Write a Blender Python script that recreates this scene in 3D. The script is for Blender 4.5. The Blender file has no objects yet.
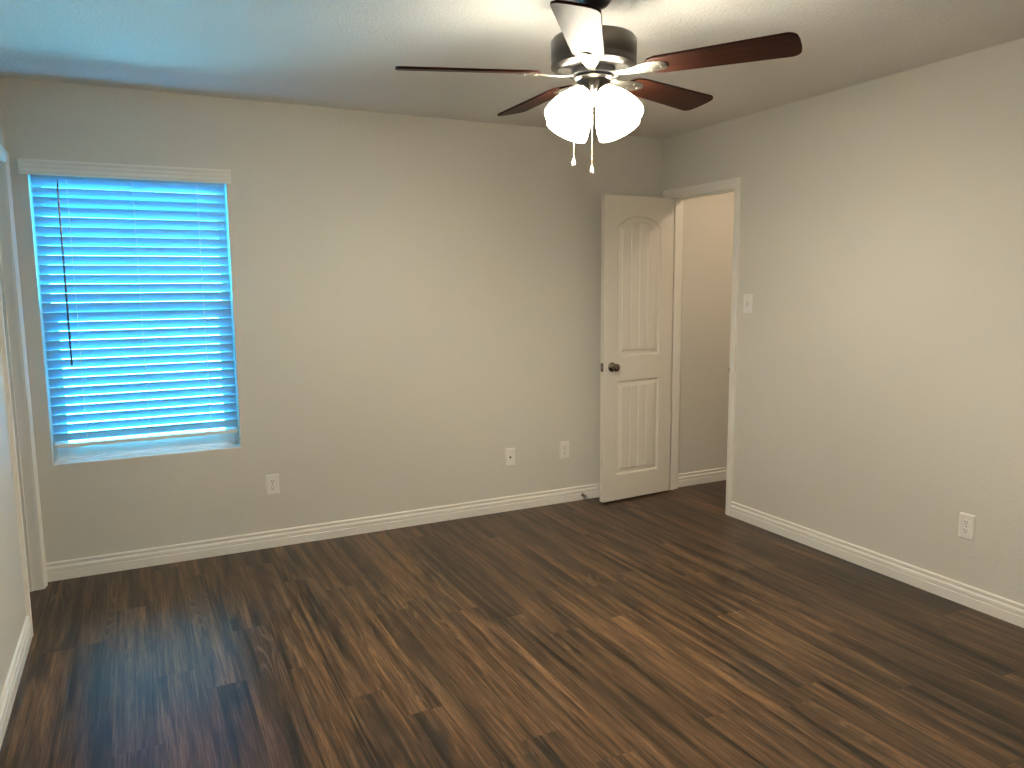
import bpy, bmesh, math, random
from mathutils import Vector, Matrix
S = bpy.context.scene
COL = S.collection
PI = math.pi
rnd = random.Random(7)

# ------------------------------------------------------------------ camera
cam_d = bpy.data.cameras.new('camera')
cam = bpy.data.objects.new('camera', cam_d)
COL.objects.link(cam)
YAW, PITCH, ROLL, FPX = 0.458751955, -0.129685265, -0.00878576703, 761.919
fw = Vector((math.sin(YAW)*math.cos(PITCH), math.cos(YAW)*math.cos(PITCH), math.sin(PITCH)))
rt = Vector((math.cos(YAW), -math.sin(YAW), 0))
up = rt.cross(fw)
rt2 = math.cos(ROLL)*rt + math.sin(ROLL)*up
up2 = -math.sin(ROLL)*rt + math.cos(ROLL)*up
M = Matrix((rt2, up2, -fw)).transposed().to_4x4()
M.translation = Vector((0.4629, -4.3479, 1.46406))
cam.matrix_world = M
cam_d.sensor_width = 36
cam_d.lens = FPX*36/1024
cam_d.clip_start = 0.02
S.camera = cam

# ------------------------------------------------------------------ light
DAY = (0.11, 0.66, 1.0)
DAY_STRENGTH = 24.0
SHADE_STRENGTH = 42.0
BULB_STRENGTH = 1350.0
LAMP = (1.0, 0.92, 0.745)
HALL_WATTS = 10.0
S.cycles.caustics_reflective = False
S.cycles.caustics_refractive = False
S.view_settings.view_transform = 'Standard'
S.view_settings.look = 'None'
S.view_settings.exposure = 0.14
S.view_settings.gamma = 1.0
S.view_settings.use_curve_mapping = False
wd = bpy.data.worlds.new('daylight')
S.world = wd
wd.use_nodes = True
wd.node_tree.nodes['Background'].inputs[0].default_value = (*DAY, 1)
wd.node_tree.nodes['Background'].inputs[1].default_value = DAY_STRENGTH
hl = bpy.data.lights.new('hall_light', 'POINT')
hl.energy = HALL_WATTS
hl.color = (1.0, 0.82, 0.62)
hl.shadow_soft_size = 0.04
hlo = bpy.data.objects.new('hall_light', hl)
hlo.location = (4.36, -1.15, 2.38)
COL.objects.link(hlo)

# ------------------------------------------------------------------ dimensions
W, H, REAR = 3.775, 2.44, -4.78         # room: x 0..W, y REAR..0
WT = 0.115                              # inner wall thickness
WX0, WX1, WZ0, WZ1 = 0.055, 0.945, 0.587, 2.035     # window recess
DY0, DY1, DZ = -0.712, -0.088, 2.033    # right door opening (jamb faces)
XL = -0.025                              # left wall plane
LY0, LY1, LZ = -0.630, -0.112, 2.033    # left opening
HX = 5.7                                # hall end
HY0, HY1 = -1.35, -0.052

# ------------------------------------------------------------------ materials
def mat(name):
    m = bpy.data.materials.new(name); m.use_nodes = True
    return m, m.node_tree.nodes, m.node_tree.links, m.node_tree.nodes['Principled BSDF']

def plain(name, col, rough=0.5, metal=0.0, coat=0.0, bump=0.0, bscale=200, spec=0.5):
    m, N, L, b = mat(name)
    b.inputs['Base Color'].default_value = (*col, 1)
    b.inputs['Roughness'].default_value = rough
    b.inputs['Metallic'].default_value = metal
    b.inputs['Coat Weight'].default_value = coat
    b.inputs['Specular IOR Level'].default_value = spec
    tc = N.new('ShaderNodeTexCoord')
    nz = N.new('ShaderNodeTexNoise'); nz.inputs['Scale'].default_value = bscale
    nz.inputs['Detail'].default_value = 3
    L.new(tc.outputs['Object'], nz.inputs['Vector'])
    bp = N.new('ShaderNodeBump'); bp.inputs['Strength'].default_value = bump
    bp.inputs['Distance'].default_value = 0.002
    L.new(nz.outputs[0], bp.inputs['Height']); L.new(bp.outputs[0], b.inputs['Normal'])
    return m

def textured_paint(name, col, rough, scale, strength, dist):
    m, N, L, b = mat(name)
    b.inputs['Base Color'].default_value = (*col, 1)
    b.inputs['Roughness'].default_value = rough
    b.inputs['Specular IOR Level'].default_value = 0.3
    geo = N.new('ShaderNodeNewGeometry')
    n1 = N.new('ShaderNodeTexNoise'); n1.inputs['Scale'].default_value = scale
    n1.inputs['Detail'].default_value = 2.5; n1.inputs['Roughness'].default_value = 0.5
    n1.inputs['Distortion'].default_value = 0.6
    L.new(geo.outputs['Position'], n1.inputs['Vector'])
    cr = N.new('ShaderNodeValToRGB')
    cr.color_ramp.elements[0].position = 0.42; cr.color_ramp.elements[1].position = 0.62
    L.new(n1.outputs[0], cr.inputs[0])
    bp = N.new('ShaderNodeBump'); bp.inputs['Strength'].default_value = strength
    bp.inputs['Distance'].default_value = dist
    L.new(cr.outputs[0], bp.inputs['Height']); L.new(bp.outputs[0], b.inputs['Normal'])
    return m

M_WALL = textured_paint('greige_wall_paint', (0.71, 0.672, 0.60), 0.62, 95, 0.22, 0.0016)
M_CEIL = textured_paint('ceiling_paint', (0.80, 0.765, 0.71), 0.75, 75, 0.55, 0.003)
M_TRIM = plain('white_trim_paint', (0.87, 0.83, 0.76), 0.38, bump=0.03, bscale=60)
M_GLOSS = plain('added_sill_gloss', (0.88, 0.87, 0.85), 0.22)
M_DOOR = plain('white_door_paint', (0.80, 0.74, 0.65), 0.42, bump=0.05, bscale=90)
M_PLATE = plain('white_plastic', (0.88, 0.84, 0.78), 0.35)
M_SLOT = plain('dark_slot', (0.03, 0.028, 0.025), 0.6)
M_VINYL = plain('white_vinyl', (0.8, 0.8, 0.8), 0.4)
M_WAND = plain('clear_grey_plastic', (0.10, 0.11, 0.13), 0.25)
M_CORD = plain('white_cord', (0.85, 0.85, 0.85), 0.8)
M_NICKEL = plain('satin_nickel', (0.42, 0.38, 0.33), 0.28, 1.0)
M_PEWTER = plain('brushed_pewter', (0.105, 0.095, 0.085), 0.34, 1.0, bump=0.02, bscale=400)
M_BRASS = plain('pale_brass', (0.75, 0.62, 0.42), 0.3, 1.0)
M_IRON = plain('polished_nickel_bracket', (0.30, 0.28, 0.235), 0.35, 1.0)
M_BLACK = plain('dark_canopy', (0.05, 0.05, 0.052), 0.35, 0.6)
M_KNOB = plain('antique_nickel', (0.24, 0.20, 0.165), 0.2, 1.0)
M_RUBBER = plain('white_rubber', (0.75, 0.72, 0.66), 0.7)
M_CHAIN = plain('bead_chain', (0.80, 0.74, 0.62), 0.35, 0.4)

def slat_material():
    m, N, L, b = mat('daylight_tinted_slat')
    b.inputs['Base Color'].default_value = (0.33, 0.60, 0.80, 1)  # blue of the daylight on the slats is put into the base colour
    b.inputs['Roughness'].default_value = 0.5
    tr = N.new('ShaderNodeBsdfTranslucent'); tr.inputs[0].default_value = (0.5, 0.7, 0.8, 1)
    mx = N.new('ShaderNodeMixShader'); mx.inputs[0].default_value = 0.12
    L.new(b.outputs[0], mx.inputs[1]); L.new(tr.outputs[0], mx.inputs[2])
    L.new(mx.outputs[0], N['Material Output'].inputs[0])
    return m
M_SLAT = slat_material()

def glass_material():
    m, N, L, b = mat('window_glass')
    t = N.new('ShaderNodeBsdfTransparent'); t.inputs[0].default_value = (0.93, 0.96, 0.96, 1)
    g = N.new('ShaderNodeBsdfGlossy'); g.inputs['Roughness'].default_value = 0.02
    f = N.new('ShaderNodeFresnel'); f.inputs[0].default_value = 1.3
    mx = N.new('ShaderNodeMixShader')
    L.new(f.outputs[0], mx.inputs[0]); L.new(t.outputs[0], mx.inputs[1]); L.new(g.outputs[0], mx.inputs[2])
    L.new(mx.outputs[0], N['Material Output'].inputs[0])
    return m
M_GLASS = glass_material()

def shade_material():
    m, N, L, b = mat('frosted_glass_lit')
    b.inputs['Base Color'].default_value = (0.85, 0.83, 0.78, 1)
    b.inputs['Roughness'].default_value = 0.35
    b.inputs['Emission Color'].default_value = (*LAMP, 1)
    b.inputs['Emission Strength'].default_value = SHADE_STRENGTH
    return m
M_SHADE = shade_material()
M_BULB, _n, _l, _b = mat('bulb_lit')
_b.inputs['Emission Color'].default_value = (*LAMP, 1)
_b.inputs['Emission Strength'].default_value = BULB_STRENGTH

def blade_material():
    m, N, L, b = mat('dark_cherry_wood')
    tc = N.new('ShaderNodeTexCoord')
    mp = N.new('ShaderNodeMapping'); mp.inputs['Scale'].default_value = (3, 70, 70)
    L.new(tc.outputs['Object'], mp.inputs[0])
    nz = N.new('ShaderNodeTexNoise'); nz.inputs['Scale'].default_value = 1.5; nz.inputs['Detail'].default_value = 4
    L.new(mp.outputs[0], nz.inputs['Vector'])
    cr = N.new('ShaderNodeValToRGB')
    cr.color_ramp.elements[0].position = 0.3; cr.color_ramp.elements[0].color = (0.013, 0.0032, 0.0016, 1)
    cr.color_ramp.elements[1].position = 0.7; cr.color_ramp.elements[1].color = (0.040, 0.011, 0.005, 1)
    L.new(nz.outputs[0], cr.inputs[0]); L.new(cr.outputs[0], b.inputs['Base Color'])
    b.inputs['Roughness'].default_value = 0.48
    b.inputs['Specular IOR Level'].default_value = 0.10
    return m
M_BLADE = blade_material()

def floor_material():
    m, N, L, b = mat('vinyl_plank_wood')
    def node(t, **k):
        n = N.new(t)
        for a, v in k.items(): setattr(n, a, v)
        return n
    def math_(op, a, c=None, clamp=False):
        n = node('ShaderNodeMath', operation=op, use_clamp=clamp)
        for i, v in enumerate((a, c)):
            if v is None: continue
            if hasattr(v, 'links'): L.new(v, n.inputs[i])
            else: n.inputs[i].default_value = v
        return n.outputs[0]
    def ramp(src, p0, p1, c0=(0, 0, 0, 1), c1=(1, 1, 1, 1)):
        n = node('ShaderNodeValToRGB')
        n.color_ramp.elements[0].position = p0; n.color_ramp.elements[0].color = c0
        n.color_ramp.elements[1].position = p1; n.color_ramp.elements[1].color = c1
        L.new(src, n.inputs[0]); return n.outputs[0]
    def mix(f, a, c, bt='MIX'):
        n = node('ShaderNodeMix', data_type='RGBA', blend_type=bt)
        for s, v in ((n.inputs[0], f), (n.inputs[6], a), (n.inputs[7], c)):
            if hasattr(v, 'links'): L.new(v, s)
            else: s.default_value = v
        return n.outputs[2]
    geo = node('ShaderNodeNewGeometry')
    seed = node('ShaderNodeAttribute', attribute_name='plank_seed').outputs['Fac']
    edge = node('ShaderNodeAttribute', attribute_name='UVMap')
    w = math_('MULTIPLY', seed, 137.0)
    def noise(sx, sy, detail=3, rough=0.5, dist=0.0, wadd=0.0):
        mp = node('ShaderNodeMapping'); mp.inputs['Scale'].default_value = (sx, sy, 1)
        L.new(geo.outputs['Position'], mp.inputs[0])
        n = node('ShaderNodeTexNoise', noise_dimensions='4D')
        n.inputs['Scale'].default_value = 1; n.inputs['Detail'].default_value = detail
        n.inputs['Roughness'].default_value = rough; n.inputs['Distortion'].default_value = dist
        L.new(mp.outputs[0], n.inputs['Vector'])
        L.new(math_('ADD', w, wadd), n.inputs['W'])
        return n.outputs[0]
    broad = noise(22, 0.9, 5, 0.62, 0.7)
    fine = noise(170, 4.5, 4, 0.7, 0.3, 11)
    pores = noise(420, 22, 2, 0.5, 0.0, 21)
    lev = noise(8.0, 0.55, 1.2, 0.35, 0.15, 31)
    thread = noise(85, 1.6, 3, 0.6, 0.4, 61)
    mask = noise(9, 1.2, 2, 0.5, 0.3, 41)
    dark = noise(11, 1.7, 2, 0.5, 0.6, 51)
    rings = math_('SINE', math_('MULTIPLY', lev, 330.0))
    rings = ramp(rings, 0.35, 1.0)
    base = ramp(broad, 0.38, 0.64, (0.0065, 0.0035, 0.0018, 1), (0.142, 0.074, 0.033, 1))
    tone = ramp(seed, 0.0, 1.0, (0.80, 0.80, 0.82, 1), (1.18, 1.17, 1.15, 1))
    c = mix(1.0, base, tone, 'MULTIPLY')
    c = mix(1.0, c, ramp(fine, 0.34, 0.66, (0.22, 0.21, 0.21, 1), (1.85, 1.87, 1.89, 1)), 'MULTIPLY')
    c = mix(math_('MULTIPLY', math_('MULTIPLY', rings, ramp(mask, 0.56, 0.68)), 0.50), c, (0.22, 0.138, 0.075, 1))
    c = mix(math_('MULTIPLY', ramp(thread, 0.58, 0.72), 0.45), c, (0.24, 0.148, 0.078, 1))
    c = mix(math_('MULTIPLY', ramp(dark, 0.57, 0.70), 0.80), c, (0.012, 0.0075, 0.005, 1))
    c = mix(math_('MULTIPLY', ramp(pores, 0.54, 0.66), 0.45), c, (0.03, 0.018, 0.012, 1))
    sep = node('ShaderNodeSeparateXYZ'); L.new(edge.outputs['Vector'], sep.inputs[0])
    # UVMap holds the distance in metres to the nearest long and short edge of the plank
    du = math_('MINIMUM', sep.outputs[0], sep.outputs[1])
    seam = ramp(math_('MULTIPLY', du, 400.0), 0.15, 0.75)
    c = mix(math_('SUBTRACT', 0.55, math_('MULTIPLY', seam, 0.55)), c, (0.02, 0.013, 0.009, 1))
    L.new(c, b.inputs['Base Color'])
    rough = math_('ADD', 0.27, math_('MULTIPLY', fine, 0.14))
    L.new(rough, b.inputs['Roughness'])
    b.inputs['Specular IOR Level'].default_value = 0.36
    bp = node('ShaderNodeBump'); bp.inputs['Strength'].default_value = 0.25; bp.inputs['Distance'].default_value = 0.001
    L.new(math_('ADD', math_('MULTIPLY', fine, 0.6), seam), bp.inputs['Height'])
    L.new(bp.outputs[0], b.inputs['Normal'])
    return m
M_FLOOR = floor_material()

# ------------------------------------------------------------------ mesh helpers
def obj(name, bm, material, parent=None, smooth=None):
    bmesh.ops.recalc_face_normals(bm, faces=bm.faces[:])
    me = bpy.data.meshes.new(name)
    bm.to_mesh(me); bm.free()
    me.materials.append(material)
    o = bpy.data.objects.new(name, me)
    COL.objects.link(o)
    if smooth is not None:
        for p in me.polygons: p.use_smooth = True
        e = me.attributes.new('sharp_edge', 'BOOLEAN', 'EDGE')
        b2 = bmesh.new(); b2.from_mesh(me); b2.edges.ensure_lookup_table()
        flags = [len(ed.link_faces) == 2 and ed.calc_face_angle(0) > smooth for ed in b2.edges]
        b2.free()
        me.attributes['sharp_edge'].data.foreach_set('value', flags)
    if parent: o.parent = parent
    return o

def thing(name, label, cat, loc=(0, 0, 0), rz=0, group=None):
    o = bpy.data.objects.new(name, None); COL.objects.link(o)
    o.empty_display_size = 0.1
    o.location = loc; o.rotation_euler = (0, 0, rz)
    o['label'] = label; o['category'] = cat
    if group: o['group'] = group
    return o

def struct(o, label=None, cat=None):
    o['kind'] = 'structure'
    if label: o['label'] = label
    if cat: o['category'] = cat
    return o

def box(bm, x0, x1, y0, y1, z0, z1, bev=0.0):
    r = bmesh.ops.create_cube(bm, size=1)
    vs = r['verts']
    for v in vs:
        v.co = Vector((x0 if v.co.x < 0 else x1, y0 if v.co.y < 0 else y1, z0 if v.co.z < 0 else z1))
    if bev:
        es = list({e for v in vs for e in v.link_edges})
        bmesh.ops.bevel(bm, geom=es, offset=bev, segments=2, affect='EDGES', profile=0.5)

def lathe(bm, prof, seg=32, mtx=None, caps=True):
    """prof: list of (r, z); revolve about z"""
    mtx = mtx or Matrix()
    rings = []
    for r, z in prof:
        if r < 1e-6:
            rings.append([bm.verts.new(mtx @ Vector((0, 0, z)))])
        else:
            rings.append([bm.verts.new(mtx @ Vector((r*math.cos(2*PI*i/seg), r*math.sin(2*PI*i/seg), z))) for i in range(seg)])
    for a, b in zip(rings, rings[1:]):
        for i in range(seg):
            j = (i+1) % seg
            if len(a) == 1 and len(b) == 1: continue
            if len(a) == 1: bm.faces.new((a[0], b[i], b[j]))
            elif len(b) == 1: bm.faces.new((a[i], a[j], b[0]))
            else: bm.faces.new((a[i], a[j], b[j], b[i]))
    if caps:
        for rg in (rings[0], rings[-1]):
            if len(rg) > 1: bm.faces.new(rg)

def tube(bm, pts, r, seg=8):
    pts = [Vector(p) for p in pts]
    rings = []
    for i, p in enumerate(pts):
        t = (pts[min(i+1, len(pts)-1)] - pts[max(i-1, 0)]).normalized()
        a = Vector((0, 0, 1)) if abs(t.z) < 0.9 else Vector((1, 0, 0))
        u = t.cross(a).normalized(); v = t.cross(u)
        rr = r[i] if isinstance(r, (list, tuple)) else r
        rings.append([bm.verts.new(p + rr*(math.cos(2*PI*k/seg)*u + math.sin(2*PI*k/seg)*v)) for k in range(seg)])
    for a, b in zip(rings, rings[1:]):
        for k in range(seg):
            bm.faces.new((a[k], a[(k+1) % seg], b[(k+1) % seg], b[k]))
    bm.faces.new(rings[0]); bm.faces.new(rings[-1])

def sweep(bm, prof_rings):
    """list of rings (closed loops of Vectors) bridged in order, ends capped"""
    rs = [[bm.verts.new(p) for p in ring] for ring in prof_rings]
    n = len(rs[0])
    for a, b in zip(rs, rs[1:]):
        for k in range(n):
            bm.faces.new((a[k], a[(k+1) % n], b[(k+1) % n], b[k]))
    bm.faces.new(rs[0]); bm.faces.new(rs[-1])

# ------------------------------------------------------------------ shell
def wall_with_hole(name, axis, a0, a1, t0, t1, z0, z1, holes):
    """solid wall along axis ('x' or 'y') from a0..a1, thickness t0..t1, with rectangular holes (h0,h1,hz0,hz1)"""
    As = sorted({a0, a1, *[h[0] for h in holes], *[h[1] for h in holes]})
    Zs = sorted({z0, z1, *[h[2] for h in holes], *[h[3] for h in holes]})
    def solid(i, j):
        if not (0 <= i < len(As)-1 and 0 <= j < len(Zs)-1): return False
        ac, zc = (As[i]+As[i+1])/2, (Zs[j]+Zs[j+1])/2
        return not any(h[0] < ac < h[1] and h[2] < zc < h[3] for h in holes)
    bm = bmesh.new(); cache = {}
    def V(i, j, t):
        k = (i, j, t)
        if k not in cache:
            cache[k] = bm.verts.new((As[i], t, Zs[j]) if axis == 'x' else (t, As[i], Zs[j]))
        return cache[k]
    for i in range(len(As)-1):
        for j in range(len(Zs)-1):
            if not solid(i, j): continue
            for t in (t0, t1):
                bm.faces.new((V(i, j, t), V(i+1, j, t), V(i+1, j+1, t), V(i, j+1, t)))
            for di, dj, e in ((-1, 0, ((0, 0), (0, 1))), (1, 0, ((1, 0), (1, 1))), (0, -1, ((0, 0), (1, 0))), (0, 1, ((0, 1), (1, 1)))):
                if not solid(i+di, j+dj):
                    (p, q), (r, s) = e
                    bm.faces.new((V(i+p, j+q, t0), V(i+r, j+s, t0), V(i+r, j+s, t1), V(i+p, j+q, t1)))
    return struct(obj(name, bm, M_WALL))

wall_with_hole('wall_back', 'x', XL, W, 0, 0.15, 0, H, [(WX0, WX1, WZ0, WZ1)])
wall_with_hole('wall_right', 'y', REAR-WT, 0.15, W, W+WT, 0, H, [(DY0-0.02, DY1+0.02, 0, DZ+0.02)])
wall_with_hole('wall_left', 'y', REAR-WT, 0.15, XL-WT, XL, 0, H, [(LY0-0.02, LY1+0.02, 0, LZ+0.02)])
wall_with_hole('wall_rear', 'x', XL, W, REAR-WT, REAR, 0, H, [])
# hall and closet beyond the two openings
wall_with_hole('wall_hall_back', 'x', W+WT, HX, HY1, HY1+0.1, 0, H, [])
wall_with_hole('wall_hall_front', 'x', W+WT, HX, HY0-0.1, HY0, 0, H, [])
wall_with_hole('wall_hall_end', 'y', HY0-0.1, HY1+0.1, HX, HX+0.1, 0, H, [])
wall_with_hole('wall_closet_back', 'y', -1.6, 0.15, -1.1, -1.0, 0, H, [])
wall_with_hole('wall_closet_left', 'x', -1.0, XL-WT, 0.05, 0.15, 0, H, [])
wall_with_hole('wall_closet_right', 'x', -1.0, XL-WT, -1.6, -1.5, 0, H, [])
bm = bmesh.new(); box(bm, -1.1, HX+0.1, REAR-WT, 0.15, H, H+0.1)
struct(obj('ceiling', bm, M_CEIL))

# floor: planks 0.1485 wide running towards the window wall, one mesh
PWD, PLN, PX0 = 0.1485, 1.22, 0.0115
KNOWN = {2: -1.785, 3: -1.31, 4: -1.485, 6: -1.48, 7: -1.79, 8: -1.99, 10: -2.30, 11: -1.285, 12: -1.45, 13: -1.68, 1: -2.1, 5: -2.25, 9: -1.15}
bm = bmesh.new()
uvl = bm.loops.layers.uv.new('UVMap')
sl = bm.faces.layers.float.new('plank_seed')
def plank_uv(f, x0, x1, y0, y1):
    pass
c0 = int(math.floor((-1.1-PX0)/PWD)); c1 = int(math.ceil((HX+0.1-PX0)/PWD))
for c in range(c0, c1):
    xa, xb = PX0+c*PWD, PX0+(c+1)*PWD
    off = KNOWN.get(c, -rnd.random()*PLN)
    k = math.ceil((0.15-off)/PLN)
    y1 = off+k*PLN
    while y1 > REAR-WT:
        y0 = y1-PLN
        xm, s = (xa+xb)/2, rnd.random()
        ya, yb = max(y0, REAR-WT), min(y1, 0.15)
        if yb > ya:
            e = 0.004
            xs = [xa, xa+e, xb-e, xb]; ys = [ya, min(ya+e, yb), max(yb-e, ya), yb]
            vs = [[bm.verts.new((x, y, 0)) for y in ys] for x in xs]
            for i in range(3):
                for j in range(3):
                    f = bm.faces.new((vs[i][j], vs[i+1][j], vs[i+1][j+1], vs[i][j+1]))
                    f[sl] = s
                    for lp, (a, d) in zip(f.loops, ((i, j), (i+1, j), (i+1, j+1), (i, j+1))):
                        lp[uvl].uv = (0 if a in (0, 3) else e, 0 if d in (0, 3) else e)
        y1 = y0
# underside so the slab has depth
bm2 = bmesh.new(); box(bm2, -1.1, HX+0.1, REAR-WT, 0.15, -0.1, -0.002)
tmp = bpy.data.meshes.new('slab'); bm2.to_mesh(tmp); bm2.free(); bm.from_mesh(tmp); bpy.data.meshes.remove(tmp)
me = bpy.data.meshes.new('floor'); bm.to_mesh(me); bm.free(); me.materials.append(M_FLOOR)
fl = bpy.data.objects.new('floor', me); COL.objects.link(fl); struct(fl)

# ------------------------------------------------------------------ baseboards
BASE = [(0, 0), (0.0145, 0), (0.0145, 0.044), (0.0105, 0.046), (0.0105, 0.049), (0.0135, 0.051), (0.0135, 0.064),
        (0.0118, 0.069), (0.0065, 0.073), (0.0060, 0.079), (0.0100, 0.083), (0.0102, 0.090), (0.0075, 0.094), (0, 0.0955)]
def baseboard(name, p, q, nrm, mitre=(0, 0)):
    """from p to q (xy), standing off the wall along nrm"""
    p, q, n = Vector((*p, 0)), Vector((*q, 0)), Vector((*nrm, 0))
    d = (q-p).normalized()
    bm = bmesh.new()
    sweep(bm, [[p + n*t + d*(t*mitre[0]) + Vector((0, 0, z)) for t, z in BASE],
               [q + n*t - d*(t*mitre[1]) + Vector((0, 0, z)) for t, z in BASE]])
    return struct(obj(name, bm, M_TRIM))
CW = 0.052                                # casing width
baseboard('baseboard_back', (XL, 0), (W, 0), (0, -1))
baseboard('baseboard_right', (W, DY0-0.006-CW), (W, REAR), (-1, 0))
baseboard('baseboard_left', (XL, LY0-0.006-CW), (XL, REAR), (1, 0))
baseboard('baseboard_rear', (XL+0.0145, REAR), (W-0.0145, REAR), (0, 1))
baseboard('baseboard_hall', (W+WT+0.004, HY1), (HX, HY1), (0, -1))
baseboard('baseboard_hall_front', (W+WT, HY0), (HX, HY0), (0, 1))

# ------------------------------------------------------------------ casings and jambs
CAS = [(0, 0), (0, 0.007), (0.003, 0.0095), (0.012, 0.0095), (0.015, 0.0125), (0.030, 0.0125), (0.034, 0.0155), (0.038, 0.0155),
       (0.042, 0.0175), (CW-0.004, 0.0175), (CW, 0.015), (CW, 0)]
def casing(name, x, nx, y0, y1, zt):
    """U-shaped casing on the plane x, facing nx; y0<y1 inner edges, zt inner head height"""
    bm = bmesh.new()
    rings = []
    for (y, z, sy, sz) in ((y0, 0, -1, 0), (y0, zt, -1, 1), (y1, zt, 1, 1), (y1, 0, 1, 0)):
        rings.append([Vector((x+nx*t, y+sy*d, z+sz*d)) for d, t in CAS])
    sweep(bm, rings)
    return struct(obj(name, bm, M_TRIM))
casing('trim_1', W, -1, DY0-0.006, DY1+0.004, DZ+0.006)
casing('trim_2', XL, 1, LY0-0.006, LY1+0.004, LZ+0.006)

def jamb(name, x0, x1, y0, y1, zt, sx0, sx1):
    bm = bmesh.new()
    t = 0.019
    box(bm, x0, x1, y0-t, y0, 0, zt+t); box(bm, x0, x1, y1, y1+t, 0, zt+t); box(bm, x0, x1, y0, y1, zt, zt+t)
    s = 0.010                              # door stop moulding
    box(bm, sx0, sx1, y0, y0+s, 0, zt, 0.002); box(bm, sx0, sx1, y1-s, y1, 0, zt, 0.002)
    box(bm, sx0, sx1, y0+s, y1-s, zt-s, zt, 0.002)
    return struct(obj(name, bm, M_TRIM))
jamb('trim_3', W, W+WT, DY0, DY1, DZ, W+0.040, W+0.072)
jamb('trim_4', XL-WT, XL, LY0, LY1, LZ, XL-0.075, XL-0.040)

# ------------------------------------------------------------------ window
def frame_ring(bm, x0, x1, z0, z1, y0, y1, w, wb=None, wt=None):
    wb = wb or w; wt = wt or w
    box(bm, x0, x0+w, y0, y1, z0, z1, 0.003); box(bm, x1-w, x1, y0, y1, z0, z1, 0.003)
    box(bm, x0+w, x1-w, y0+0.0005, y1-0.0005, z0, z0+wb, 0.003); box(bm, x0+w, x1-w, y0+0.0005, y1-0.0005, z1-wt, z1, 0.003)
win = bmesh.new()
frame_ring(win, WX0, WX1, WZ0, WZ1, 0.088, 0.15, 0.022, 0.016)
win = struct(obj('window_1', win, M_VINYL))
b_ = bmesh.new(); frame_ring(b_, WX0+0.022, WX1-0.022, 1.335, WZ1-0.022, 0.122, 0.145, 0.018, 0.045)
up_s = obj('upper_sash', b_, M_VINYL, win)
b_ = bmesh.new(); frame_ring(b_, WX0+0.022, WX1-0.022, WZ0+0.016, 1.378, 0.094, 0.120, 0.045, 0.060, 0.042)
lo_s = obj('lower_sash', b_, M_VINYL, win)
b_ = bmesh.new(); box(b_, WX0+0.04, WX1-0.04, 0.131, 0.135, 1.38, WZ1-0.04)
obj('glass_pane', b_, M_GLASS, up_s)
b_ = bmesh.new(); box(b_, WX0+0.067, WX1-0.067, 0.105, 0.109, WZ0+0.075, 1.336)
obj('glass_pane', b_, M_GLASS, lo_s)

b_ = bmesh.new(); box(b_, WX0+0.0005, WX1-0.0005, 0.001, 0.0875, WZ0, WZ0+0.006, 0.002)  # thin gloss board added on the sill to reflect more window light
obj('added_gloss_sill', b_, M_GLOSS, win)

# ------------------------------------------------------------------ window blind
bl = thing('window_blind', 'horizontal slat blind, daylight blue painted into its slats, with a cream valance hung in the window', 'window blind', ((WX0+WX1)/2, 0.034, 0.70))
BX0, BX1 = WX0+0.010, WX1-0.010
def local(parent, bm):
    bmesh.ops.translate(bm, verts=bm.verts[:], vec=-Vector(parent.location)); return bm
VAL = [(0, 0), (0.012, 0), (0.012, 0.008), (0.016, 0.012), (0.016, 0.030), (0.020, 0.034), (0.020, 0.048), (0.028, 0.058), (0.028, 0.068), (0, 0.068)]
bm = bmesh.new()
vx0, vx1, vz = 0.022, 0.968, 2.003
sweep(bm, [[Vector((x, -0.002 if t == 0 else -t-0.004, vz+z)) for t, z in VAL] for x in (vx0, vx1)])
obj('valance', local(bl, bm), M_TRIM, bl)
bm = bmesh.new(); box(bm, BX0, BX1, 0.008, 0.060, 1.992, 2.032, 0.002)
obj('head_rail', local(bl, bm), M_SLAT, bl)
NS, ZTOP, ZBOT, TILT = 28, 1.974, 0.722, math.radians(58)
bm = bmesh.new()
for i in range(NS):
    zc = ZTOP + (ZBOT-ZTOP)*i/(NS-1)
    a = TILT + rnd.uniform(-0.03, 0.03)
    cy, cz = math.cos(a)*0.025, math.sin(a)*0.025
    n = Vector((0, math.sin(a), math.cos(a)))*0.0014
    ring = []
    for x in (BX0, BX1):
        jz = rnd.uniform(-0.0008, 0.0008)
        pin, pout = Vector((x, 0.034-cy, zc+cz+jz)), Vector((x, 0.034+cy, zc-cz+jz))
        ring.append([pin+n, pout+n, pout-n, pin-n])
    sweep(bm, ring)
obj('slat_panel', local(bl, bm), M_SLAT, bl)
bm = bmesh.new(); box(bm, BX0, BX1, 0.008, 0.058, 0.672, 0.690, 0.003)
for x in (0.155, 0.5, 0.845):
    box(bm, x-0.008, x+0.008, 0.014, 0.030, 0.668, 0.673, 0.001)
obj('bottom_rail', local(bl, bm), M_PLATE, bl)
for x in (0.212, 0.5, 0.800):
    bm = bmesh.new()
    for y in (0.0125, 0.0555):
        tube(bm, [(x, y, 1.99), (x, y, 0.69)], 0.0011, 6)
    for i in range(NS):                      # ladder rungs under each slat
        zc = ZTOP + (ZBOT-ZTOP)*i/(NS-1)
        tube(bm, [(x, 0.0125, zc+0.017), (x, 0.0555, zc-0.021)], 0.0008, 5)
    obj('ladder_cord', local(bl, bm), M_CORD, bl)
bm = bmesh.new(); tube(bm, [(0.176, 0.004, 1.985), (0.176, 0.004, 1.97), (0.174, -0.002, 1.95), (0.172, -0.002, 1.085)], [0.002, 0.002, 0.0042, 0.0046], 8)
obj('tilt_wand', local(bl, bm), M_WAND, bl)

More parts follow.
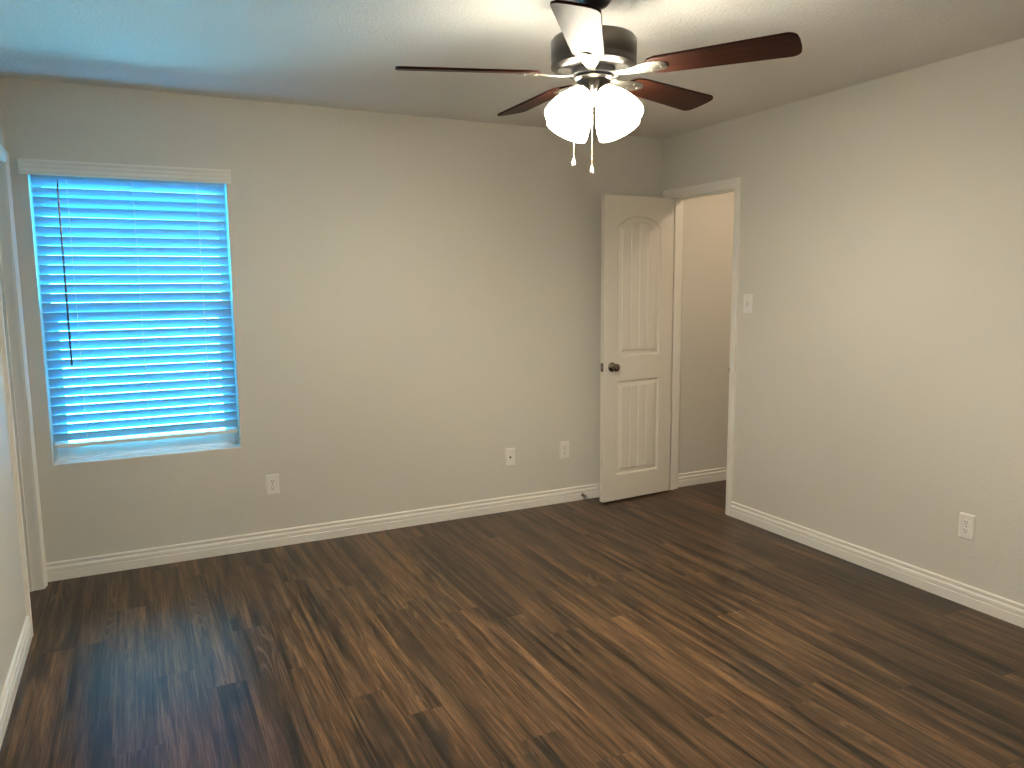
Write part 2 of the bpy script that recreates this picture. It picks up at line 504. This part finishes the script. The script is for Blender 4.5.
# ------------------------------------------------------------------ panel door
DW, DT, DH0, DH1 = 0.590, 0.035, 0.012, 2.028
def door_depth(x, z):
    """depth of the moulded face below the flat of the stiles; x from the hinge edge"""
    PX0_, PX1_ = 0.112, DW-0.112
    cx, hw = DW/2, (PX1_-PX0_)/2
    best = 0.0
    for z0, zt, rise in ((0.985, 1.832, 0.072), (0.185, 0.822, 0.0)):
        top = zt
        if rise:
            R_ = (hw*hw+rise*rise)/(2*rise)
            dxc = min(abs(x-cx), hw+0.05)
            dtop = R_ - math.hypot(x-cx, max(0.0, z-(zt+rise-R_)))
        else:
            dtop = zt - z
        d = min(x-PX0_, PX1_-x, z-z0, dtop)
        if d <= 0: continue
        if d < 0.007: q = d/0.007*0.0115
        elif d < 0.014: q = 0.0115
        elif d < 0.036: q = 0.0115 - 0.0045*(d-0.014)/0.022
        elif d < 0.041: q = 0.0070 - 0.0052*(d-0.036)/0.005
        else:
            q = 0.0018
            fx0, fx1 = PX0_+0.042, PX1_-0.042
            for k in (1, 2, 3):
                g = abs(x-(fx0+(fx1-fx0)*k/4))
                if g < 0.006: q = max(q, 0.0018+0.0055*(1-g/0.006))
        best = max(best, q)
    return best
def dense(a, b, s):
    n = max(1, round((b-a)/s)); return [a+(b-a)*i/n for i in range(n)]
xs = dense(0, 0.10, 0.05)+dense(0.10, DW-0.10, 0.0025)+dense(DW-0.10, DW, 0.05)+[DW]
zs = (dense(DH0, 0.175, 0.06)+dense(0.175, 0.24, 0.0028)+dense(0.24, 0.765, 0.06)+dense(0.765, 0.832, 0.0028)+dense(0.832, 0.975, 0.08)
      + dense(0.975, 1.04, 0.0028)+dense(1.04, 1.75, 0.06)+dense(1.75, 1.915, 0.0028)+dense(1.915, DH1, 0.05)+[DH1])
bm = bmesh.new()
front = [[bm.verts.new((-x, -DT+door_depth(x, z), z)) for z in zs] for x in xs]
back = [[bm.verts.new((-x, -door_depth(x, z), z)) for z in zs] for x in xs]
for g in (front, back):
    for i in range(len(xs)-1):
        for j in range(len(zs)-1):
            bm.faces.new((g[i][j], g[i+1][j], g[i+1][j+1], g[i][j+1]))
for j in range(len(zs)-1):
    for i in (0, -1):
        bm.faces.new((front[i][j], front[i][j+1], back[i][j+1], back[i][j]))
for i in range(len(xs)-1):
    for j in (0, -1):
        bm.faces.new((front[i][j], front[i+1][j], back[i+1][j], back[i][j]))
door = struct(obj('door_1', bm, M_DOOR, smooth=math.radians(25)), 'white two panel arch top plank door standing open against the back wall', 'door')
door.location = (W+0.004, DY1-0.004, 0)
door.rotation_euler = (0, 0, math.radians(4.6))
def rotx(a): return Matrix.Rotation(a, 4, 'X')
KX, KZ = -(DW-0.069), 0.920
for s in (-1, 1):
    bm = bmesh.new()
    mt = Matrix.Translation((KX, -DT if s < 0 else 0, KZ)) @ rotx(PI/2 if s < 0 else -PI/2)
    lathe(bm, [(0, 0), (0.032, 0), (0.032, 0.003), (0.027, 0.009), (0.015, 0.012), (0.011, 0.016), (0.011, 0.026), (0.017, 0.031),
               (0.0245, 0.038), (0.0265, 0.046), (0.0245, 0.054), (0.017, 0.0595), (0.006, 0.0615), (0, 0.0617)], 28, mt)
    obj('door_knob', bm, M_KNOB, door, smooth=math.radians(50))
bm = bmesh.new()
box(bm, -DW-0.0015, -DW+0.001, -DT/2-0.0125, -DT/2+0.0125, KZ-0.028, KZ+0.028, 0.0006)
lb = obj('latch_plate', bm, M_KNOB, door)
bm = bmesh.new(); box(bm, -DW-0.012, -DW+0.001, -DT/2-0.006, -DT/2+0.006, KZ-0.011, KZ+0.011, 0.003)
obj('latch_bolt', bm, M_NICKEL, lb)
for z in (0.24, 1.03, 1.83):
    bm = bmesh.new()
    lathe(bm, [(0, -0.048), (0.004, -0.048), (0.0065, -0.044), (0.0065, 0.044), (0.004, 0.048), (0, 0.048)], 14, Matrix.Translation((0.006, 0.004, z)))
    box(bm, -0.001, 0.0015, -0.030, 0.003, z-0.044, z+0.044)
    obj('hinge', bm, M_NICKEL, door)
# strike plate on the latch-side jamb
strike = thing('strike_plate', 'small dark metal strike plate on the near jamb of the open doorway', 'strike plate', (W+0.018, DY0, 0.925))
bm = bmesh.new()
box(bm, -0.016, 0.014, -0.0005, 0.002, -0.030, 0.030, 0.0008); box(bm, -0.024, -0.015, -0.003, 0.002, -0.014, 0.014, 0.001)
obj('plate', bm, M_KNOB, strike)
bm = bmesh.new(); box(bm, -0.007, 0.007, 0.001, 0.0026, -0.013, 0.013)
obj('bolt_hole', bm, M_SLOT, strike)

# door stop on the back baseboard
ds = thing('door_stop', 'small spring door stop screwed to the baseboard beside the open door', 'door stop', (3.135, -0.0145, 0.036))
bm = bmesh.new(); lathe(bm, [(0, 0), (0.012, 0), (0.012, 0.003), (0.007, 0.008), (0, 0.008)], 18, rotx(PI/2))
obj('base', bm, M_NICKEL, ds, smooth=0.8)
bm = bmesh.new()
tube(bm, [(0.0062*math.cos(k*2*PI/9), -0.006-0.055*k/126, 0.0062*math.sin(k*2*PI/9)) for k in range(127)], 0.0012, 6)
obj('spring', bm, M_NICKEL, ds, smooth=1.0)
bm = bmesh.new(); lathe(bm, [(0, 0.058), (0.0075, 0.058), (0.009, 0.061), (0.009, 0.073), (0.007, 0.077), (0, 0.077)], 18, rotx(PI/2))
obj('rubber_tip', bm, M_RUBBER, ds, smooth=0.8)

# ------------------------------------------------------------------ wall plates (built facing -y)
PW, PH = 0.072, 0.117
def plate_mesh(wx=PW, hz=PH):
    bm = bmesh.new()
    a, b_, t = wx/2, hz/2, 0.0065
    def ring(x, z, y, c):
        pts = []
        for sx, sz, st in ((1, 1, 0), (-1, 1, PI/2), (-1, -1, PI), (1, -1, 3*PI/2)):
            for k in range(4):
                an = st+k*PI/6
                pts.append(Vector((sx*(x-c)+c*math.cos(an), y, sz*(z-c)+c*math.sin(an))))
        return pts
    sweep(bm, [ring(a, b_, 0, 0.003), ring(a, b_, -0.002, 0.003), ring(a-0.003, b_-0.003, -0.0052, 0.004), ring(a-0.007, b_-0.007, -t, 0.004)])
    return bm
def screw_mesh(z):
    bm = bmesh.new()
    lathe(bm, [(0, 0.006), (0.0034, 0.006), (0.003, 0.0075), (0, 0.0079)], 12, Matrix.Translation((0, 0, z)) @ rotx(PI/2))
    return bm
def receptacle_mesh(zc):
    bm = bmesh.new()
    n = 24
    def ring(r, y):
        out = []
        for k in range(n):
            a = 2*PI*k/n
            out.append(Vector((max(-0.0145, min(0.0145, r*math.cos(a))), y, zc+max(-0.0125, min(0.0125, r*math.sin(a))))))
        return out
    sweep(bm, [ring(0.0172, -0.0055), ring(0.0172, -0.0078), ring(0.0164, -0.0084)])
    return bm
def slots_mesh(zc):
    bm = bmesh.new()
    box(bm, -0.0075, -0.0052, -0.0088, -0.0075, zc-0.0005, zc+0.0085); box(bm, 0.0052, 0.0072, -0.0088, -0.0075, zc+0.0005, zc+0.0080)
    lathe(bm, [(0, 0.0075), (0.0028, 0.0075), (0.0028, 0.0088), (0, 0.0088)], 12, Matrix.Translation((0, 0, zc-0.0062)) @ rotx(PI/2))
    return bm
def outlet():
    t = thing('wall_outlet', '', 'electrical outlet', group='duplex outlets low on the walls')
    obj('cover_plate', plate_mesh(), M_PLATE, t)
    for z in (0.0195, -0.0195):
        r = obj('receptacle', receptacle_mesh(z), M_PLATE, t)
        obj('socket_slots', slots_mesh(z), M_SLOT, r)
    obj('screw', screw_mesh(0), M_NICKEL, t)
    return t
def copy_tree(o, parent=None):
    kids = [c for c in bpy.data.objects if c.parent == o]
    c = o.copy(); COL.objects.link(c)
    if parent: c.parent = parent
    for k in kids: copy_tree(k, c)
    return c
proto = outlet()
SPOTS = [((1.101, 0, 0.360), 0, 'white duplex outlet low on the back wall under the window right corner'),
         ((2.997, 0, 0.358), 0, 'white duplex outlet low on the back wall closest to the open door'),
         ((W, -2.272, 0.363), -PI/2, 'white duplex outlet low on the bare right wall'),
         ((XL, -1.375, 0.375), PI/2, 'white duplex outlet on the left wall cut by the photo edge')]
for i, (loc, rz, lab) in enumerate(SPOTS):
    o = proto if i == 0 else copy_tree(proto)
    o.location = loc; o.rotation_euler = (0, 0, rz); o['label'] = lab
cx_ = thing('cable_plate', 'white cable jack plate with one dark centre jack low on the back wall', 'cable jack', (2.590, 0, 0.355))
obj('cover_plate', plate_mesh(), M_PLATE, cx_)
bm = bmesh.new(); lathe(bm, [(0, 0.006), (0.0062, 0.006), (0.0062, 0.009), (0.0046, 0.009), (0.0046, 0.016), (0, 0.016)], 14, rotx(PI/2))
obj('coaxial_jack', bm, M_SLOT, cx_)
for z in (0.042, -0.042): obj('screw', screw_mesh(z), M_PLATE, cx_)
sw = thing('light_switch', 'white toggle light switch on the right wall beside the doorway casing', 'light switch', (W, -0.853, 1.337), -PI/2)
obj('cover_plate', plate_mesh(), M_PLATE, sw)
bm = bmesh.new(); box(bm, -0.005, 0.005, -0.0075, -0.005, -0.0115, 0.0115, 0.0006)
for v in bm.verts: pass
tg = bmesh.new(); box(tg, -0.0036, 0.0036, -0.0150, 0.0, -0.0050, 0.0050, 0.0012)
bmesh.ops.rotate(tg, verts=tg.verts[:], cent=(0, -0.005, 0), matrix=Matrix.Rotation(math.radians(28), 3, 'X'))
obj('toggle_slot', bm, M_NICKEL, sw); obj('toggle', tg, M_PLATE, sw)
for z in (0.030, -0.030): obj('screw', screw_mesh(z), M_PLATE, sw)

# ------------------------------------------------------------------ ceiling fan
FX, FY, FZ = 1.908, -2.065, 2.167        # blade plane
fan = thing('ceiling_fan', 'pewter ceiling fan with five dark cherry blades and four lit frosted glass shades', 'ceiling fan', (FX, FY, H))
def fz(z): return z-H
SM = math.radians(40)
bm = bmesh.new(); lathe(bm, [(0, 0), (0.068, 0), (0.068, -0.012), (0.062, -0.035), (0.045, -0.056), (0.026, -0.066), (0.016, -0.070), (0, -0.070)], 40)
obj('canopy', bm, M_BLACK, fan, smooth=SM)
bm = bmesh.new(); lathe(bm, [(0, -0.068), (0.0125, -0.068), (0.0125, -0.135), (0.030, -0.140), (0.030, -0.152), (0, -0.152)], 24)
obj('downrod', bm, M_BLACK, fan, smooth=SM)
bm = bmesh.new()
lathe(bm, [(0, fz(2.292)), (0.05, fz(2.291)), (0.118, fz(2.286)), (0.135, fz(2.281)), (0.1435, fz(2.270)), (0.1435, fz(2.215)), (0.142, fz(2.200)), (0.1435, fz(2.196)),
           (0.1435, fz(2.188)), (0.135, fz(2.181)), (0.120, fz(2.177)), (0.116, fz(2.181)), (0.062, fz(2.183)), (0, fz(2.183))], 64)
obj('motor_housing', bm, M_PEWTER, fan, smooth=SM)
bm = bmesh.new(); lathe(bm, [(0, fz(2.183)), (0.074, fz(2.183)), (0.074, fz(2.162)), (0.060, fz(2.158)), (0, fz(2.158))], 40)
obj('flywheel', bm, M_BLACK, fan, smooth=SM)
bm = bmesh.new()
lathe(bm, [(0, fz(2.159)), (0.050, fz(2.159)), (0.066, fz(2.154)), (0.068, fz(2.150)), (0.064, fz(2.147)), (0.057, fz(2.143)), (0.056, fz(2.110)), (0.050, fz(2.101)), (0.030, fz(2.096)), (0, fz(2.095))], 48)
obj('switch_housing', bm, M_PEWTER, fan, smooth=SM)
bm = bmesh.new()
lathe(bm, [(0, fz(2.097)), (0.016, fz(2.097)), (0.016, fz(2.091)), (0.009, fz(2.087)), (0.008, fz(2.080)), (0.012, fz(2.075)), (0.012, fz(2.068)), (0.006, fz(2.062)), (0, fz(2.061))], 24)
obj('finial', bm, M_BRASS, fan, smooth=SM)

# blades
BT = math.radians(-126.62)
PITCH_B = math.radians(-12.5)
def blade_outline():
    r0, r1, w0, w1 = 0.185, 0.660, 0.052, 0.067
    pts = [(r0+0.012, -w0*0.80), (r0+0.04, -w0)]
    c = 0.030
    pts.append((r1-c, -w1))
    for k in range(1, 6):
        a = -PI/2 + k*PI/12
        pts.append((r1-c+c*math.cos(a), -w1+c+c*math.sin(a)))
    pts += [(r1+0.002, -0.02), (r1+0.002, 0.02)]
    for k in range(0, 6):
        a = k*PI/12
        pts.append((r1-c+c*math.cos(a), w1-c+c*math.sin(a)))
    pts += [(r1-c, w1), (r0+0.04, w0), (r0+0.012, w0*0.80), (r0, w0*0.45), (r0, -w0*0.45)]
    out = []
    for p_ in pts:
        if not out or math.hypot(p_[0]-out[-1][0], p_[1]-out[-1][1]) > 1e-4: out.append(p_)
    return out
def make_blade():
    bm = bmesh.new()
    ol = blade_outline()
    sweep(bm, [[Vector((x, y, -0.0035)) for x, y in ol], [Vector((x, y, 0.0045)) for x, y in ol]])
    bmesh.ops.bevel(bm, geom=[e for e in bm.edges if abs(e.verts[0].co.z-e.verts[1].co.z) < 1e-6], offset=0.001, segments=1, affect='EDGES')
    b = obj('blade', bm, M_BLADE, fan)
    # bracket: narrow arm widening into a leaf-shaped plate under the blade root
    bm = bmesh.new()
    st = [(0.060, 0.016, -0.004), (0.085, 0.015, -0.008), (0.115, 0.016, -0.011), (0.145, 0.022, -0.010), (0.175, 0.030, -0.0075), (0.205, 0.033, -0.0062), (0.235, 0.029, -0.0060), (0.252, 0.017, -0.0060), (0.257, 0.006, -0.0060)]
    rings = []
    for r, hw, z in st:
        rings.append([Vector((r, -hw, z+0.001)), Vector((r, -hw*0.6, z-0.0022)), Vector((r, hw*0.6, z-0.0022)), Vector((r, hw, z+0.001)), Vector((r, hw*0.6, z+0.0028)), Vector((r, -hw*0.6, z+0.0028))])
    sweep(bm, rings)
    for (sx, sy) in ((0.20, 0.017), (0.20, -0.017), (0.237, 0)):
        lathe(bm, [(0, -0.0075), (0.0042, -0.0075), (0.0036, -0.0098), (0, -0.0105)], 12, Matrix.Translation((sx, sy, 0)))
    obj('blade_bracket', bm, M_IRON, b, smooth=SM)
    return b
blade0 = make_blade()
for i in range(5):
    b = blade0 if i == 0 else copy_tree(blade0, fan)
    b.location = (0, 0, fz(FZ))
    b.rotation_mode = 'XYZ'
    b.rotation_euler = (Matrix.Rotation(BT+i*2*PI/5, 3, 'Z') @ Matrix.Rotation(PITCH_B, 3, 'X')).to_euler()

# glass shades on fitter arms
def make_shade():
    bm = bmesh.new()
    out = [(0.026, 0.0), (0.030, -0.004), (0.035, -0.014), (0.046, -0.034), (0.059, -0.060), (0.068, -0.086), (0.0745, -0.114), (0.076, -0.132)]
    inn = [(r-0.0025, z) for r, z in reversed(out)]
    inn[0] = (out[-1][0]-0.0025, out[-1][1]+0.0008)
    lathe(bm, out+inn, 40, caps=False)
    s = obj('lamp_shade', bm, M_SHADE, fan, smooth=SM)
    bm = bmesh.new()
    lathe(bm, [(0, 0.020), (0.017, 0.020), (0.019, 0.016), (0.028, 0.006), (0.031, 0.002), (0.031, -0.006), (0.029, -0.006), (0.024, 0.003), (0, 0.003)], 32)
    tube(bm, [(0, 0, 0.016), (0.0, 0, 0.034), (-0.014, 0, 0.048)], 0.009, 12)
    obj('shade_fitter', bm, M_PEWTER, s, smooth=SM)
    bm = bmesh.new()
    lathe(bm, [(0, 0), (0.013, -0.001), (0.013, -0.022), (0.021, -0.042), (0.028, -0.062), (0.028, -0.072), (0.021, -0.088), (0.010, -0.096), (0, -0.098)], 24)
    obj('light_bulb', bm, M_BULB, s, smooth=SM)
    return s
VIEW_AZ = math.radians(57.66-180)        # direction from the fan to the camera
sh0 = make_shade()
for i, az in enumerate((-44, 46, 136, 226)):
    s = sh0 if i == 0 else copy_tree(sh0, fan)
    a = VIEW_AZ+math.radians(az)
    s.location = (0.052*math.cos(a), 0.052*math.sin(a), fz(2.103))
    s.rotation_euler = (Matrix.Rotation(a, 3, 'Z') @ Matrix.Rotation(math.radians(-37), 3, 'Y')).to_euler()

# pull chains
def pull_chain(lat, dep, ztop, zbot):
    rx, ry = math.cos(math.radians(57.66-90)), math.sin(math.radians(57.66-90))
    vx, vy = math.cos(VIEW_AZ), math.sin(VIEW_AZ)
    x, y = lat*rx+dep*vx, lat*ry+dep*vy
    bm = bmesh.new()
    n = int((ztop-zbot)/0.0032)
    for k in range(n):
        z = fz(ztop-0.0032*k)
        lathe(bm, [(0, 0.0017), (0.0015, 0.0008), (0.0015, -0.0008), (0, -0.0017)], 6, Matrix.Translation((x, y, z)))
    c = obj('pull_chain', bm, M_CHAIN, fan)
    bm = bmesh.new()
    lathe(bm, [(0, 0.014), (0.003, 0.014), (0.004, 0.009), (0.0065, 0.000), (0.0070, -0.008), (0.0055, -0.012), (0, -0.0125)], 16, Matrix.Translation((x, y, fz(zbot))))
    obj('pull_knob', bm, M_PLATE, c, smooth=SM)
pull_chain(-0.066, 0.010, 2.115, 1.878)
pull_chain(-0.004, 0.062, 2.115, 1.843)
